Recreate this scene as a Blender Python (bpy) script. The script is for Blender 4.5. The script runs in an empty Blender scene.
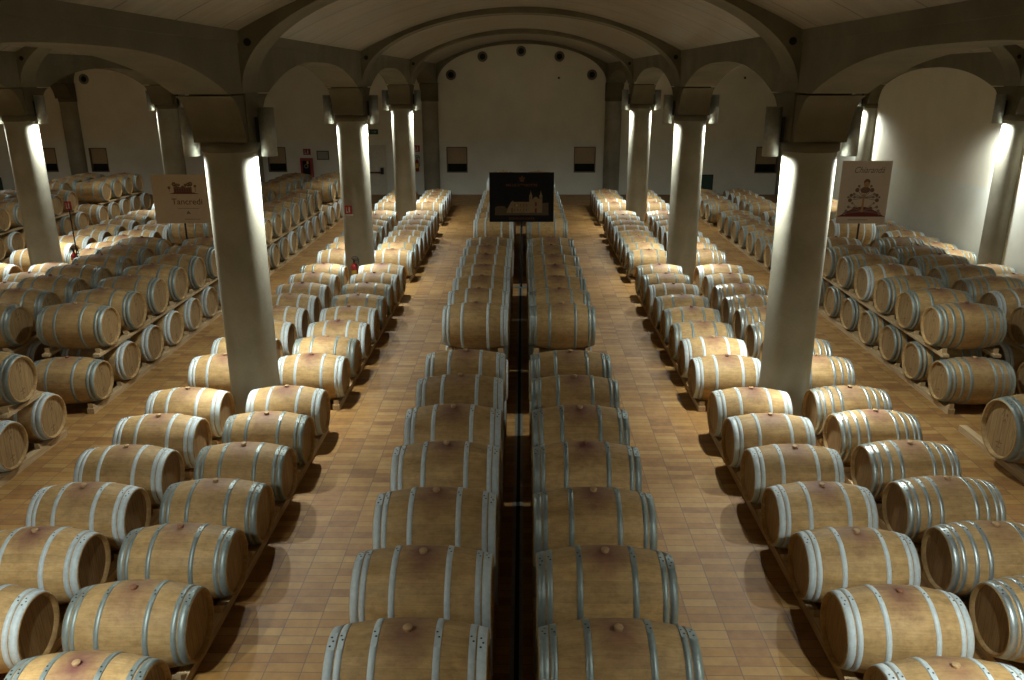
import bpy, math, random
from mathutils import Matrix, Vector
random.seed(7)
PI = math.pi
S = bpy.context.scene
C = S.collection

# ------------------------------------------------------------------ layout
EYE = 4.616
COL_X = {'pillar_left': -3.746, 'pillar_right': 3.651, 'far_left': -11.06, 'edge_left': -18.4, 'wall_right': 10.79}
COL_Y = [2.824, 10.497, 18.17, 25.843]
BAYL = 7.673
BACK = 33.73
RWALL = 10.77
LWALL = -25.6
FRONT = -5.2
SPRING, RISE = 5.15, 0.87        # vault
RSPR, RRISE = 4.44, 1.48         # ribs
LOW, UP = 0.06, 0.754            # underside of lower / upper barrels

# ------------------------------------------------------------------ node helpers
def mat(name):
    m = bpy.data.materials.new(name); m.use_nodes = True
    nt = m.node_tree
    return m, nt, nt.nodes['Principled BSDF']
def nd(nt, t, **kw):
    n = nt.nodes.new(t)
    for k, v in kw.items():
        if k.startswith('i_'):
            n.inputs[int(k[2:])].default_value = v
        else:
            setattr(n, k, v)
    return n
def lk(nt, a, b): nt.links.new(a, b)
def math_(nt, op, a, b=None, clamp=False):
    n = nt.nodes.new('ShaderNodeMath'); n.operation = op; n.use_clamp = clamp
    for i, x in enumerate((a, b)):
        if x is None: continue
        if isinstance(x, (int, float)): n.inputs[i].default_value = x
        else: nt.links.new(x, n.inputs[i])
    return n.outputs[0]
def mixc(nt, f, a, b, mode='MIX'):
    n = nt.nodes.new('ShaderNodeMix'); n.data_type = 'RGBA'; n.blend_type = mode
    for i, x in ((0, f), (6, a), (7, b)):
        if isinstance(x, (int, float)): n.inputs[i].default_value = x
        elif isinstance(x, tuple): n.inputs[i].default_value = (*x, 1) if len(x) == 3 else x
        else: nt.links.new(x, n.inputs[i])
    return n.outputs[2]
def ramp(nt, f, pts):
    n = nt.nodes.new('ShaderNodeValToRGB'); e = n.color_ramp.elements
    while len(e) < len(pts): e.new(0.5)
    for el, (p, c) in zip(e, pts): el.position = p; el.color = (*c, 1)
    nt.links.new(f, n.inputs[0]); return n.outputs[0]
def noise(nt, vec, scale, detail=3, rough=.55):
    n = nt.nodes.new('ShaderNodeTexNoise'); n.inputs['Scale'].default_value = scale
    n.inputs['Detail'].default_value = detail; n.inputs['Roughness'].default_value = rough
    if vec is not None: nt.links.new(vec, n.inputs['Vector'])
    return n.outputs[0]
def mapping(nt, vec, scale=(1, 1, 1), loc=(0, 0, 0)):
    n = nt.nodes.new('ShaderNodeMapping'); n.inputs['Scale'].default_value = scale; n.inputs['Location'].default_value = loc
    nt.links.new(vec, n.inputs['Vector']); return n.outputs[0]
def bump(nt, bsdf, h, strength=.3, dist=.01):
    n = nt.nodes.new('ShaderNodeBump'); n.inputs['Strength'].default_value = strength; n.inputs['Distance'].default_value = dist
    nt.links.new(h, n.inputs['Height']); nt.links.new(n.outputs[0], bsdf.inputs['Normal'])

def plain(name, col, rough=.6, metal=0.0, var=.12, scale=20):
    m, nt, b = mat(name)
    tc = nd(nt, 'ShaderNodeTexCoord')
    f = noise(nt, tc.outputs['Object'], scale)
    lo = tuple(c * (1 - var) for c in col); hi = tuple(min(1, c * (1 + var)) for c in col)
    lk(nt, ramp(nt, f, [(.3, lo), (.7, hi)]), b.inputs['Base Color'])
    b.inputs['Roughness'].default_value = rough; b.inputs['Metallic'].default_value = metal
    return m

# ------------------------------------------------------------------ materials
def wood_body():
    m, nt, b = mat('oak_staves')
    tc = nd(nt, 'ShaderNodeTexCoord'); oi = nd(nt, 'ShaderNodeObjectInfo')
    rnd = oi.outputs['Random']
    sep = nd(nt, 'ShaderNodeSeparateXYZ'); lk(nt, tc.outputs['Object'], sep.inputs[0])
    x, y, z = sep.outputs
    zc = math_(nt, 'SUBTRACT', z, .35)
    ang = math_(nt, 'ARCTAN2', y, zc)
    st = math_(nt, 'MULTIPLY', ang, 30 / (2 * PI))
    fl = math_(nt, 'FLOOR', math_(nt, 'ADD', st, .5))
    wn = nd(nt, 'ShaderNodeTexWhiteNoise', noise_dimensions='2D')
    cv = nd(nt, 'ShaderNodeCombineXYZ'); lk(nt, fl, cv.inputs[0]); lk(nt, math_(nt, 'MULTIPLY', rnd, 37.3), cv.inputs[1])
    lk(nt, cv.outputs[0], wn.inputs['Vector'])
    off = nd(nt, 'ShaderNodeVectorMath', operation='ADD'); lk(nt, tc.outputs['Object'], off.inputs[0])
    cr = nd(nt, 'ShaderNodeCombineXYZ')
    for i in range(3): lk(nt, math_(nt, 'MULTIPLY', rnd, 50.0 + 31 * i), cr.inputs[i])
    lk(nt, cr.outputs[0], off.inputs[1])
    v = off.outputs[0]
    grain = noise(nt, mapping(nt, v, (3, 40, 40)), 1.6, 4)
    blot = noise(nt, mapping(nt, v, (1, 1.4, 1.4)), 5.0, 6, .68)
    base = ramp(nt, blot, [(.28, (.26, .145, .055)), (.5, (.43, .272, .112)), (.72, (.57, .395, .19))])
    c = mixc(nt, .5, base, ramp(nt, grain, [(.3, (.37, .222, .085)), (.7, (.53, .365, .155))]))
    tone = math_(nt, 'ADD', math_(nt, 'MULTIPLY', wn.outputs[0], .20), .88)
    tone = math_(nt, 'MULTIPLY', tone, math_(nt, 'ADD', math_(nt, 'MULTIPLY', rnd, .24), .86))
    dirt = nd(nt, 'ShaderNodeMapRange'); lk(nt, noise(nt, mapping(nt, v, (1, 1.3, 1.3)), 13, 6, .7), dirt.inputs[0])
    dirt.inputs[1].default_value = .36; dirt.inputs[2].default_value = .56; dirt.inputs[3].default_value = .80; dirt.inputs[4].default_value = 1.03
    tone = math_(nt, 'MULTIPLY', tone, dirt.outputs[0])
    mul = nd(nt, 'ShaderNodeVectorMath', operation='SCALE'); lk(nt, c, mul.inputs[0]); lk(nt, tone, mul.inputs['Scale'])
    # stave seams
    fr = math_(nt, 'FRACT', math_(nt, 'ADD', st, .5))
    edge = math_(nt, 'MINIMUM', fr, math_(nt, 'SUBTRACT', 1.0, fr))
    seam = math_(nt, 'LESS_THAN', edge, .022)
    c2 = mixc(nt, math_(nt, 'MULTIPLY', seam, .28), mul.outputs[0], (.16, .09, .045))
    # wine stain round the bung
    dv = nd(nt, 'ShaderNodeVectorMath', operation='DISTANCE')
    sc = mapping(nt, tc.outputs['Object'], (1, .62, 1))
    lk(nt, sc, dv.inputs[0]); dv.inputs[1].default_value = (0, 0, .70)
    d = math_(nt, 'ADD', dv.outputs['Value'], math_(nt, 'MULTIPLY', math_(nt, 'SUBTRACT', noise(nt, v, 9, 4, .65), .5), .16))
    mr = nd(nt, 'ShaderNodeMapRange'); lk(nt, d, mr.inputs[0])
    mr.inputs[1].default_value = .21; mr.inputs[2].default_value = .015; mr.inputs[3].default_value = 0; mr.inputs[4].default_value = 1
    amt = math_(nt, 'MULTIPLY', mr.outputs[0], math_(nt, 'ADD', math_(nt, 'MULTIPLY', rnd, .5), .5), clamp=True)
    c3 = mixc(nt, amt, c2, (.17, .062, .055))
    lk(nt, c3, b.inputs['Base Color']); b.inputs['Roughness'].default_value = .62
    b.inputs['Specular IOR Level'].default_value = .3
    bump(nt, b, math_(nt, 'SUBTRACT', grain, math_(nt, 'MULTIPLY', seam, .6)), .25, .004)
    return m
def wood_head():
    m, nt, b = mat('oak_head')
    tc = nd(nt, 'ShaderNodeTexCoord'); oi = nd(nt, 'ShaderNodeObjectInfo'); rnd = oi.outputs['Random']
    sep = nd(nt, 'ShaderNodeSeparateXYZ'); lk(nt, tc.outputs['Object'], sep.inputs[0])
    y = sep.outputs[1]
    st = math_(nt, 'MULTIPLY', y, 10.5)
    fl = math_(nt, 'FLOOR', st)
    wn = nd(nt, 'ShaderNodeTexWhiteNoise', noise_dimensions='2D')
    cv = nd(nt, 'ShaderNodeCombineXYZ'); lk(nt, fl, cv.inputs[0]); lk(nt, math_(nt, 'MULTIPLY', rnd, 57.3), cv.inputs[1])
    lk(nt, cv.outputs[0], wn.inputs['Vector'])
    off = nd(nt, 'ShaderNodeVectorMath', operation='ADD'); lk(nt, tc.outputs['Object'], off.inputs[0])
    cr = nd(nt, 'ShaderNodeCombineXYZ'); lk(nt, math_(nt, 'MULTIPLY', rnd, 70.0), cr.inputs[0]); lk(nt, math_(nt, 'MULTIPLY', wn.outputs[0], 20.0), cr.inputs[2])
    lk(nt, cr.outputs[0], off.inputs[1])
    grain = noise(nt, mapping(nt, off.outputs[0], (10, 45, 4)), 1.5, 4)
    c = ramp(nt, grain, [(.3, (.24, .145, .06)), (.7, (.40, .27, .125))])
    tone = math_(nt, 'ADD', math_(nt, 'MULTIPLY', wn.outputs[0], .16), .88)
    mul = nd(nt, 'ShaderNodeVectorMath', operation='SCALE'); lk(nt, c, mul.inputs[0]); lk(nt, tone, mul.inputs['Scale'])
    fr = math_(nt, 'FRACT', st)
    seam = math_(nt, 'LESS_THAN', math_(nt, 'MINIMUM', fr, math_(nt, 'SUBTRACT', 1.0, fr)), .03)
    lk(nt, mixc(nt, math_(nt, 'MULTIPLY', seam, .6), mul.outputs[0], (.12, .06, .025)), b.inputs['Base Color'])
    b.inputs['Roughness'].default_value = .65
    return m
def hoop_mat(name, col, rough, metal):
    m, nt, b = mat(name)
    tc = nd(nt, 'ShaderNodeTexCoord'); oi = nd(nt, 'ShaderNodeObjectInfo')
    f = noise(nt, mapping(nt, tc.outputs['Object'], (1, 1, 1)), 26, 4, .6)
    lo = tuple(c * .88 for c in col); hi = tuple(min(1, c * 1.08) for c in col)
    c = ramp(nt, f, [(.3, lo), (.7, hi)])
    mul = nd(nt, 'ShaderNodeVectorMath', operation='SCALE'); lk(nt, c, mul.inputs[0])
    lk(nt, math_(nt, 'ADD', math_(nt, 'MULTIPLY', oi.outputs['Random'], .2), .9), mul.inputs['Scale'])
    lk(nt, mul.outputs[0], b.inputs['Base Color'])
    lk(nt, math_(nt, 'ADD', math_(nt, 'MULTIPLY', f, .25), rough - .12), b.inputs['Roughness'])
    b.inputs['Metallic'].default_value = metal
    return m
def rail_wood():
    m, nt, b = mat('raw_pine')
    tc = nd(nt, 'ShaderNodeTexCoord'); oi = nd(nt, 'ShaderNodeObjectInfo')
    g = noise(nt, mapping(nt, tc.outputs['Object'], (40, 2, 40)), 1.5, 4)
    lk(nt, ramp(nt, g, [(.3, (.42, .29, .15)), (.7, (.60, .45, .26))]), b.inputs['Base Color'])
    b.inputs['Roughness'].default_value = .75
    return m
def concrete(name, lo, hi, scale=1.2, rough=.75, boards=False):
    m, nt, b = mat(name)
    tc = nd(nt, 'ShaderNodeTexCoord'); v = tc.outputs['Object']
    a = noise(nt, v, scale, 6, .6); f = noise(nt, v, 60, 3, .6)
    s = math_(nt, 'ADD', math_(nt, 'MULTIPLY', a, .8), math_(nt, 'MULTIPLY', f, .2))
    c = ramp(nt, s, [(.36, lo), (.64, hi)])
    if boards:   # board marks and panel joints of the cast vault run across the span
        sep = nd(nt, 'ShaderNodeSeparateXYZ'); lk(nt, v, sep.inputs[0])
        st = noise(nt, mapping(nt, v, (.25, 9, .25)), 1.0, 3)
        c = mixc(nt, .45, c, ramp(nt, st, [(.35, lo), (.65, hi)]))
        fr = math_(nt, 'FRACT', math_(nt, 'MULTIPLY', math_(nt, 'ADD', sep.outputs[1], 20 - 2.824 ), 1 / 1.2788))
        j = math_(nt, 'LESS_THAN', math_(nt, 'MINIMUM', fr, math_(nt, 'SUBTRACT', 1.0, fr)), .014)
        c = mixc(nt, math_(nt, 'MULTIPLY', j, .75), c, (.05, .042, .03))
        bump(nt, b, math_(nt, 'SUBTRACT', st, j), .3, .01)
    else:
        bump(nt, b, s, .25, .01)
    lk(nt, c, b.inputs['Base Color']); b.inputs['Roughness'].default_value = rough
    return m
def plaster():
    m, nt, b = mat('wall_plaster')
    tc = nd(nt, 'ShaderNodeTexCoord'); v = tc.outputs['Object']
    sep = nd(nt, 'ShaderNodeSeparateXYZ'); lk(nt, v, sep.inputs[0])
    a = noise(nt, v, .9, 5, .6)
    up = ramp(nt, a, [(.3, (.72, .68, .56)), (.7, (.82, .78, .65))])
    dn = ramp(nt, a, [(.3, (.68, .69, .61)), (.7, (.79, .80, .72))])
    f = math_(nt, 'LESS_THAN', sep.outputs[2], 2.17)
    lk(nt, mixc(nt, f, up, dn), b.inputs['Base Color'])
    b.inputs['Roughness'].default_value = .8
    bump(nt, b, noise(nt, v, 8, 5), .2, .01)
    return m
def tiles():
    m, nt, b = mat('terracotta_tiles')
    tc = nd(nt, 'ShaderNodeTexCoord'); v = tc.outputs['Object']
    sep = nd(nt, 'ShaderNodeSeparateXYZ'); lk(nt, v, sep.inputs[0])
    TX, TY = .30, .112
    ux = math_(nt, 'MULTIPLY', sep.outputs[0], 1 / TX); uy = math_(nt, 'MULTIPLY', sep.outputs[1], 1 / TY)
    fx, fy = math_(nt, 'FLOOR', ux), math_(nt, 'FLOOR', uy)
    cv = nd(nt, 'ShaderNodeCombineXYZ'); lk(nt, fx, cv.inputs[0]); lk(nt, fy, cv.inputs[1])
    wn = nd(nt, 'ShaderNodeTexWhiteNoise', noise_dimensions='2D'); lk(nt, cv.outputs[0], wn.inputs['Vector'])
    # batches of tiles laid in clumps, so neighbours agree
    clump = noise(nt, mapping(nt, cv.outputs[0], (.9, .28, 1)), 1.0, 2)
    s = math_(nt, 'ADD', math_(nt, 'MULTIPLY', wn.outputs[0], .45), math_(nt, 'MULTIPLY', clump, .62))
    c = ramp(nt, s, [(.22, (.16, .066, .022)), (.40, (.27, .125, .036)), (.58, (.36, .19, .052)), (.74, (.41, .245, .082)), (.86, (.47, .305, .112))])
    st = noise(nt, v, 7, 5, .65)
    c = mixc(nt, .35, c, ramp(nt, st, [(.3, (.18, .088, .032)), (.7, (.47, .275, .085))]))
    ex, ey = math_(nt, 'FRACT', ux), math_(nt, 'FRACT', uy)
    gx = math_(nt, 'LESS_THAN', math_(nt, 'MINIMUM', ex, math_(nt, 'SUBTRACT', 1.0, ex)), .015)
    gy = math_(nt, 'LESS_THAN', math_(nt, 'MINIMUM', ey, math_(nt, 'SUBTRACT', 1.0, ey)), .038)
    g = math_(nt, 'MAXIMUM', gx, gy)
    c = mixc(nt, math_(nt, 'MULTIPLY', g, .8), c, (.13, .09, .065))
    lk(nt, c, b.inputs['Base Color'])
    b.inputs['Roughness'].default_value = .55
    b.inputs['Specular IOR Level'].default_value = .35
    bump(nt, b, math_(nt, 'SUBTRACT', math_(nt, 'MULTIPLY', st, .3), g), .3, .004)
    return m

M = dict(
    body=wood_body(), head=wood_head(), rail=rail_wood(), tiles=tiles(), plaster=plaster(),
    zinc=hoop_mat('pale_zinc_hoop', (.52, .60, .62), .58, .0),
    steel=hoop_mat('grey_steel_hoop', (.27, .325, .315), .48, .45),
    shiny=hoop_mat('bright_steel_hoop', (.46, .53, .54), .42, .75),
    rivet=plain('dark_rivet', (.05, .05, .045), .5, .6),
    bung=plain('bung_silicone', (.44, .28, .135), .6),
    bungred=plain('bung_stained', (.24, .10, .05), .7),
    ink=plain('stencil_ink', (.16, .09, .04), .9),
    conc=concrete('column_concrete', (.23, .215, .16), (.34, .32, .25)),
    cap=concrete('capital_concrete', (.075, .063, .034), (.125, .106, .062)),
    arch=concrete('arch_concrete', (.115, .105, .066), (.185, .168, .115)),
    vault=concrete('vault_concrete', (.23, .205, .15), (.36, .325, .25), 1.0, .42, True),
    lamp=plain('lamp_metal', (.34, .37, .37), .45, .55),
    lampin=plain('lamp_inside', (.8, .8, .78), .4, .2),
    dark=plain('dark_metal', (.02, .02, .02), .5, .2),
    black=plain('black_recess', (.006, .006, .006), .9),
    blind=plain('tan_blind', (.42, .32, .20), .8),
    frame=plain('brown_frame', (.14, .10, .06), .6),
    doorp=plain('door_paint', (.62, .60, .49), .6),
    red=plain('red_paint', (.30, .015, .015), .4),
    white=plain('white_paint', (.55, .53, .50), .6),
    green=plain('exit_green', (.02, .07, .05), .6),
    yellow=plain('yellow_label', (.65, .45, .05), .6),
    cream=plain('cream_board', (.60, .48, .34), .7, var=.04),
    pinkb=plain('pale_board', (.60, .50, .42), .7, var=.04),
    navy=plain('night_board', (.005, .005, .008), .95),
    ochre=plain('palace_ochre', (.24, .18, .10), .7),
    ochred=plain('palace_shade', (.10, .07, .04), .7),
    orange=plain('orange_print', (.13, .045, .012), .7),
    maroon=plain('maroon_print', (.15, .018, .018), .7),
    brownp=plain('brown_print', (.16, .085, .06), .7),
    greyp=plain('grey_print', (.20, .17, .15), .7),
    leafp=plain('leaf_print', (.10, .10, .06), .7),
    skinp=plain('tan_print', (.42, .22, .11), .7),
    drain=plain('drain_steel', (.22, .23, .21), .5, .5),
    grey=plain('vent_ring', (.16, .145, .11), .7),
    plaque=plain('plaque_paper', (.36, .36, .33), .7),
)
def emit(name, col, s):
    m, nt, b = mat(name)
    b.inputs['Base Color'].default_value = (*col, 1)
    b.inputs['Emission Color'].default_value = (*col, 1); b.inputs['Emission Strength'].default_value = s
    return m
M['bulb'] = emit('lamp_bulb', (1, 1, .93), 30)

# ------------------------------------------------------------------ mesh helpers
class MB:
    def __init__(s): s.v = []; s.f = []; s.m = []; s.sm = []
    def add(s, vs, fs, mi=0, smooth=False, T=None):
        b = len(s.v)
        s.v += [tuple(T @ Vector(p)) if T is not None else tuple(p) for p in vs]
        s.f += [tuple(b + i for i in f) for f in fs]
        s.m += [mi] * len(fs); s.sm += [smooth] * len(fs)
    def box(s, x0, x1, y0, y1, z0, z1, mi=0, T=None):
        v = [(x, y, z) for x in (x0, x1) for y in (y0, y1) for z in (z0, z1)]
        s.add(v, [(0, 1, 3, 2), (4, 6, 7, 5), (0, 4, 5, 1), (2, 3, 7, 6), (0, 2, 6, 4), (1, 5, 7, 3)], mi, False, T)
    def lathe(s, prof, seg=32, axis='Z', mi=0, T=None, smooth=True, closed=False):
        """prof: (radius, position along the axis)"""
        vs, fs = [], []
        n = len(prof)
        for r, h in prof:
            for k in range(seg):
                a = 2 * PI * k / seg
                c, d = r * math.cos(a), r * math.sin(a)
                vs.append((h, c, d) if axis == 'X' else (c, h, d) if axis == 'Y' else (c, d, h))
        for i in range(n if closed else n - 1):
            j = (i + 1) % n
            for k in range(seg):
                l = (k + 1) % seg
                q = (i * seg + k, i * seg + l, j * seg + l, j * seg + k)
                fs.append(q if axis != 'Y' else q[::-1])
        s.add(vs, fs, mi, smooth, T)
    def disc(s, r, h, seg=32, axis='Z', mi=0, T=None, flip=False):
        vs = []
        for k in range(seg):
            a = 2 * PI * k / seg
            c, d = r * math.cos(a), r * math.sin(a)
            vs.append((h, c, d) if axis == 'X' else (c, h, d) if axis == 'Y' else (c, d, h))
        f = tuple(range(seg))
        s.add(vs, [f[::-1] if flip else f], mi, False, T)
    def prism(s, poly, y0, y1, mi=0, T=None, axis='Y', smooth=False):
        """poly in (a, b) extruded: axis Y -> (a, y, b); axis X -> (x, a, b)"""
        n = len(poly)
        def P(a, b, h): return (a, h, b) if axis == 'Y' else (h, a, b)
        vs = [P(a, b, y0) for a, b in poly] + [P(a, b, y1) for a, b in poly]
        s.add(vs, [tuple(range(n))[::-1], tuple(range(n, 2 * n))], mi, False, T)
        s.add(vs, [(i, (i + 1) % n, n + (i + 1) % n, n + i) for i in range(n)], mi, smooth, T)
    def tube(s, pts, r, seg=8, mi=0, T=None):
        vs, fs = [], []
        pts = [Vector(p) for p in pts]
        for i, p in enumerate(pts):
            t = (pts[min(i + 1, len(pts) - 1)] - pts[max(i - 1, 0)]).normalized()
            u = t.cross(Vector((0, 0, 1)))
            if u.length < .01: u = t.cross(Vector((1, 0, 0)))
            u.normalize(); w = t.cross(u)
            for k in range(seg):
                a = 2 * PI * k / seg
                vs.append(tuple(p + r * (math.cos(a) * u + math.sin(a) * w)))
        for i in range(len(pts) - 1):
            for k in range(seg):
                l = (k + 1) % seg
                fs.append((i * seg + k, i * seg + l, (i + 1) * seg + l, (i + 1) * seg + k))
        fs.append(tuple(range(seg))[::-1]); fs.append(tuple((len(pts) - 1) * seg + k for k in range(seg)))
        s.add(vs, fs, mi, True, T)
    def mesh(s, name, mats):
        me = bpy.data.meshes.new(name)
        me.from_pydata(s.v, [], s.f)
        for m in (mats if isinstance(mats, (list, tuple)) else [mats]): me.materials.append(m)
        me.polygons.foreach_set('material_index', s.m)
        me.polygons.foreach_set('use_smooth', s.sm)
        me.update()
        import bmesh
        bm = bmesh.new(); bm.from_mesh(me); bmesh.ops.recalc_face_normals(bm, faces=bm.faces); bm.to_mesh(me); bm.free()
        return me
    def build(s, name, mats, parent=None, loc=(0, 0, 0), rz=0.0):
        return link(name, s.mesh(name, mats), parent, loc, rz)
def link(name, me, parent=None, loc=(0, 0, 0), rz=0.0):
    o = bpy.data.objects.new(name, me); C.objects.link(o)
    o.location = loc; o.rotation_euler = (0, 0, rz)
    if parent: o.parent = parent
    return o
def empty(name, loc, rz=0.0):
    o = link(name, None, None, loc, rz); o.empty_display_size = .1
    return o
def tag(o, label, cat, group=None):
    n = len(label.replace('-', ' ').split())
    assert 4 <= len(label.split()) <= 16, label
    o['label'] = label; o['category'] = cat
    if group: o['group'] = group
    return o
def struct(o):
    o['kind'] = 'structure'; return o

# ================================================================== ROOM
b = MB(); b.box(LWALL - .3, RWALL + .3, FRONT - .3, BACK + .3, -.2, 0)
struct(b.build('floor', M['tiles']))

b = MB(); b.box(RWALL, RWALL + .3, FRONT - .3, BACK + .3, 0, 6.4)
struct(b.build('wall_right', M['plaster']))
b = MB(); b.box(LWALL - .3, LWALL, FRONT - .3, BACK + .3, 0, 6.4)
struct(b.build('wall_left', M['plaster']))
b = MB(); b.box(LWALL, RWALL, FRONT - .3, FRONT, 0, 6.4)
struct(b.build('wall_front', M['plaster']))

# back wall with real window recesses
WIN = [(-17.92, -17.18, .92, 1.90), (-20.05, -19.31, .92, 1.90), (-10.53, -9.76, .92, 1.93),
       (-3.13, -2.27, .90, 1.94), (2.11, 3.00, .90, 1.94), (9.55, 10.46, .87, 1.94)]
HATCH = [(6.90, 7.88, .0, .82), (-22.6, -21.78, .0, .70)]
def holed_wall(holes, x0, x1, z0, z1, y0, y1):
    b = MB()
    xs = sorted({x0, x1, *[h[0] for h in holes], *[h[1] for h in holes]})
    zs = sorted({z0, z1, *[h[2] for h in holes], *[h[3] for h in holes]})
    for xa, xb in zip(xs, xs[1:]):
        for za, zb in zip(zs, zs[1:]):
            cx, cz = (xa + xb) / 2, (za + zb) / 2
            if any(h[0] < cx < h[1] and h[2] < cz < h[3] for h in holes): continue
            b.add([(xa, y0, za), (xb, y0, za), (xb, y0, zb), (xa, y0, zb)], [(0, 1, 2, 3)])
    for xa, xb, za, zb in holes:
        b.add([(xa, y0, za), (xb, y0, za), (xb, y0, zb), (xa, y0, zb), (xa, y1, za), (xb, y1, za), (xb, y1, zb), (xa, y1, zb)],
              [(0, 4, 5, 1), (1, 5, 6, 2), (2, 6, 7, 3), (3, 7, 4, 0), (4, 7, 6, 5)])
    b.add([(x0, y1 + .05, z0), (x1, y1 + .05, z0), (x1, y1 + .05, z1), (x0, y1 + .05, z1)], [(3, 2, 1, 0)])
    return b
struct(holed_wall(WIN + HATCH, LWALL, RWALL, 0, 6.4, BACK, BACK + .28).build('wall_back', M['plaster']))
for i, (xa, xb, za, zb) in enumerate(WIN):
    w = struct(empty('window_%d' % (i + 1), ((xa + xb) / 2, BACK, za)))
    hx, h = (xb - xa) / 2, zb - za
    f = MB(); t = .035
    f.box(-hx, -hx + t, -.005, .20, 0, h); f.box(hx - t, hx, -.005, .20, 0, h); f.box(-hx + t, hx - t, -.005, .20, h - t, h); f.box(-hx + t, hx - t, -.005, .20, 0, t)
    f.build('window_frame', M['frame'], w)
    f = MB(); f.box(-hx + t, hx - t, .10, .13, h * .36, h - t); f.box(-hx + t, hx - t, .085, .145, h * .34, h * .37)
    f.build('window_blind', M['blind'], w)
    f = MB(); f.box(-hx + t, hx - t, .17, .18, t, h - t)
    f.build('window_pane', M['black'], w)
for i, (xa, xb, za, zb) in enumerate(HATCH):
    w = struct(empty('door_%d' % (i + 2), ((xa + xb) / 2, BACK, 0)))
    hx, h = (xb - xa) / 2, zb
    f = MB(); f.box(-hx, hx, .03, .07, .02, h - .02); f.build('door_panel', M['green'], w)
    f = MB(); f.box(-hx, -hx + .04, -.01, .03, 0, h); f.box(hx - .04, hx, -.01, .03, 0, h); f.box(-hx + .04, hx - .04, -.01, .03, h - .04, h); f.build('door_frame', M['dark'], w)
# emergency door
w = struct(empty('door_1', (-6.20, BACK, 0)))
f = MB(); f.box(-.52, .52, -.03, -.002, 0, 1.95); f.build('door_panel', M['doorp'], w)
f = MB(); f.box(-.58, -.52, -.05, -.002, 0, 2.01); f.box(.52, .58, -.05, -.002, 0, 2.01); f.box(-.52, .52, -.05, -.002, 1.95, 2.01); f.build('door_frame', M['doorp'], w)
f = MB(); f.box(-.40, .36, -.11, -.07, .88, .94, 0); f.box(.34, .46, -.12, -.03, .84, 1.10, 1); f.box(-.46, -.36, -.12, -.03, .84, 1.0, 1); f.build('panic_bar', [M['maroon'], M['dark']], w)

# ------------------------------------------------------------------ columns
def column(x, y):
    b = MB()
    b.lathe([(.33, 0), (.33, 3.76)], 48); b.disc(.33, 3.76, 48)
    o = struct(b.build('column', M['conc'], None, (x, y, 0)))
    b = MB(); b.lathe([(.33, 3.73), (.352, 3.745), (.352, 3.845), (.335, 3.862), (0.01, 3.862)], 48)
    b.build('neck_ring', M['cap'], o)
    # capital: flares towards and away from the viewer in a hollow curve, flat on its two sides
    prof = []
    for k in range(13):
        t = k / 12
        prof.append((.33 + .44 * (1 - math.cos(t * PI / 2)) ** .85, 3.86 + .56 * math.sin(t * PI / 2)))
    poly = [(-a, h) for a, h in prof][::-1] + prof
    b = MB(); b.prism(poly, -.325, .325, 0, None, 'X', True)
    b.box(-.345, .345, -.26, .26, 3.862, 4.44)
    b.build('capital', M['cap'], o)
    return o
LINES = [-18.4, -11.06, -3.746, 3.651, 10.79]
for xi, x in enumerate(LINES):
    for yi, y in enumerate(COL_Y + [33.66]):
        column(x, y)

# ------------------------------------------------------------------ arcade walls (between the aisles)
def arcade(x, name, half=.325):
    ys = [COL_Y[0] - BAYL] + COL_Y + [COL_Y[-1] + BAYL]
    b = MB(); N = 40
    for ya, yb in zip(ys, ys[1:]):
        a0, a1 = ya + .77, yb - .77
        ym, hw = (a0 + a1) / 2, (a1 - a0) / 2
        low = [(ya, RSPR), (a0, RSPR)]
        for k in range(1, N):
            t = -math.cos(PI * k / N)
            low.append((ym + hw * t, RSPR + .43 * (1 - abs(t) ** 2.6)))
        low += [(a1, RSPR), (yb, RSPR)]
        top = SPRING + .03
        for (p, q) in zip(low, low[1:]):
            for sx in (-half, half):
                b.add([(x + sx, p[0], p[1]), (x + sx, q[0], q[1]), (x + sx, q[0], top), (x + sx, p[0], top)], [(0, 1, 2, 3)])
            b.add([(x - half, p[0], p[1]), (x + half, p[0], p[1]), (x + half, q[0], q[1]), (x - half, q[0], q[1])], [(0, 1, 2, 3)], 0, True)
        # string course below the vault
    for sx in (-half - .02, half - .02):
        b.box(x + sx, x + sx + .04, ys[0], ys[-1], SPRING - .13, SPRING + .03)
    b.box(x - half, x + half, ys[0], ys[-1], SPRING + .03, 6.4)
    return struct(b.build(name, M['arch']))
for x, n in zip(LINES, ('wall_arcade_outer', 'wall_arcade_left', 'wall_arcade_nave_left', 'wall_arcade_nave_right', 'wall_arcade_right')):
    arcade(x, n)

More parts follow.
